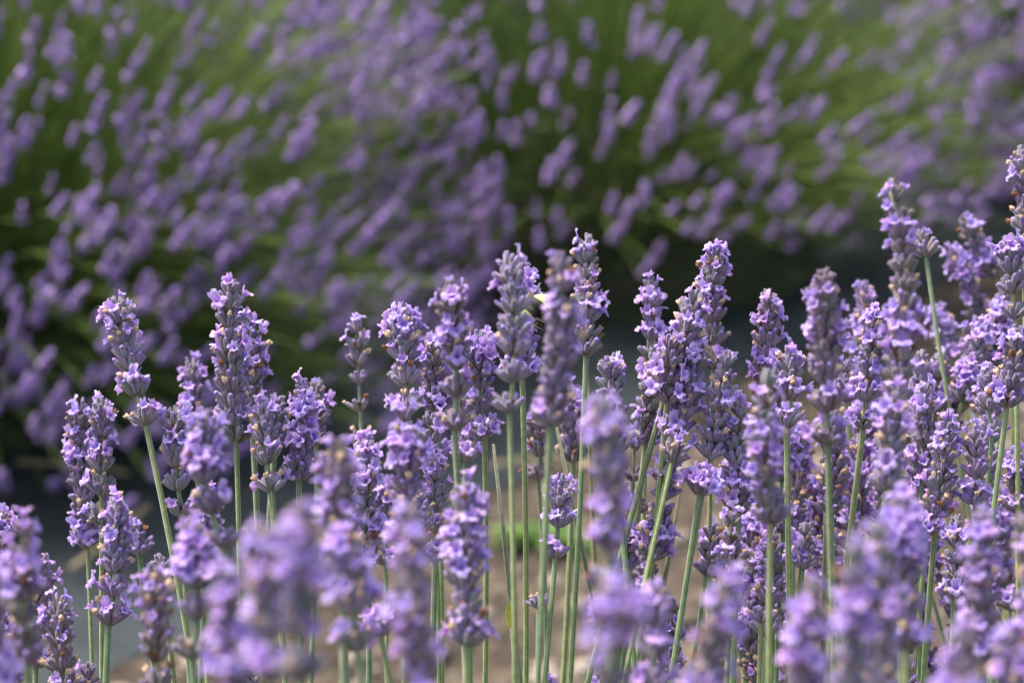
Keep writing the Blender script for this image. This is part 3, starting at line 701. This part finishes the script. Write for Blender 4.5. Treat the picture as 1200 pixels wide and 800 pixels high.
# low leaves at the foot of the foreground stems
mb = MB(); r = random.Random(77)
for k in range(5200):
    cxx = r.choice((-.34, -.05, .28, .5)); a = r.random() * 6.283; q = math.sqrt(r.random()) * .26
    x, y = cxx + q * math.cos(a), .78 + q * 1.1 * math.sin(a)
    zt = .33 * (1 - (q / .32) ** 2) * (1 - .35 * max(0, y - .9)); b = Vector((x, y, r.uniform(.3, 1) * zt))
    leaf(mb, b, Vector((math.cos(a) * .5, math.sin(a) * .5, 1 + r.gauss(0, .3))), Vector((r.gauss(0, 1), r.gauss(0, 1), .5)), r.uniform(.03, .05), .0035, 0, r.random(), .1, 3)
tag(link('lavender_leaves', mb.mesh('lavender_leaves', [M['leaf']])), 'narrow grey-green leaves at the foot of the foreground lavender', 'leaves', kind='stuff')

# ------------------------------------------------------------------ bumblebee
bp = at(623, 368, .785); e = None
mb = MB(); ns, n = 22, 16; vs_, fs = [], []; mi = []
A = Vector((-.0062, 0, -.0012)); ln = .0125
prof = [(0, .0006), (.05, .0014), (.12, .0019), (.18, .0018), (.22, .0014), (.27, .0022), (.34, .0031), (.42, .0034), (.5, .0029), (.54, .0022), (.58, .0026), (.66, .0035), (.76, .0037), (.85, .0032), (.93, .0020), (.98, .0010), (1, .0002)]
for (s, q) in prof:
    c = Vector((-.006 + ln * s, 0, .0006 * math.sin(s * 6.28) + (-.0012 if s < .22 else 0)))
    for k in range(n):
        a = 6.2832 * k / n; v = Vector((0, math.cos(a) * q, math.sin(a) * q * .92)); vs_.append(c + v * (1 + .08 * noise.noise((c + v) * 900)))
for i in range(len(prof) - 1):
    band = prof[i][0]; m_ = 1 if (.26 <= band <= .36 or .75 <= band) else 0
    for k in range(n): mb.add([], [], 0); fs.append((i * n + k, i * n + (k + 1) % n, (i + 1) * n + (k + 1) % n, (i + 1) * n + k)); mi.append(m_)
mb.add(vs_, fs); mb.m = mi
for sy in (-1, 1):           # eyes, antennae, legs
    tube(mb, [Vector((-.0058, sy * .0012, -.0012)), Vector((-.0052, sy * .0017, -.0012)), Vector((-.0046, sy * .0016, -.0010))], [.0004, .0007, .0003], 6, 0)
    tube(mb, [Vector((-.0058, sy * .0006, -.0002)), Vector((-.0072, sy * .0014, .0010)), Vector((-.0088, sy * .0020, .0002))], [.00012] * 3, 5, 0)
    for lx in (-.0032, -.0012, .0008):
        tube(mb, [Vector((lx, sy * .0018, -.0018)), Vector((lx + .0006, sy * .0042, -.0016)), Vector((lx + .0016, sy * .0050, -.0048)), Vector((lx + .0024, sy * .0054, -.0062))], [.0005, .0004, .0003, .00012], 6, 0)
bee = link('bumblebee', mb.mesh('bumblebee', [M['beeblack'], M['beeyellow']]))
for sy in (-1, 1):
    wb = MB(); leaf(wb, Vector((-.0010, sy * .0014, .0026)), Vector((1, sy * .75, .25)), Vector((0, 0, 1)), .0085, .0032, 0, .5, .05, 6); link('wing', wb.mesh('wing', [M['wing']]), bee)
bee.location = bp; bee.scale = (1.25,) * 3; bee.rotation_euler = (R(-25), R(-40), R(25))
tag(bee, 'bumblebee with pale yellow fur and black body feeding in the central cluster', 'bumblebee')
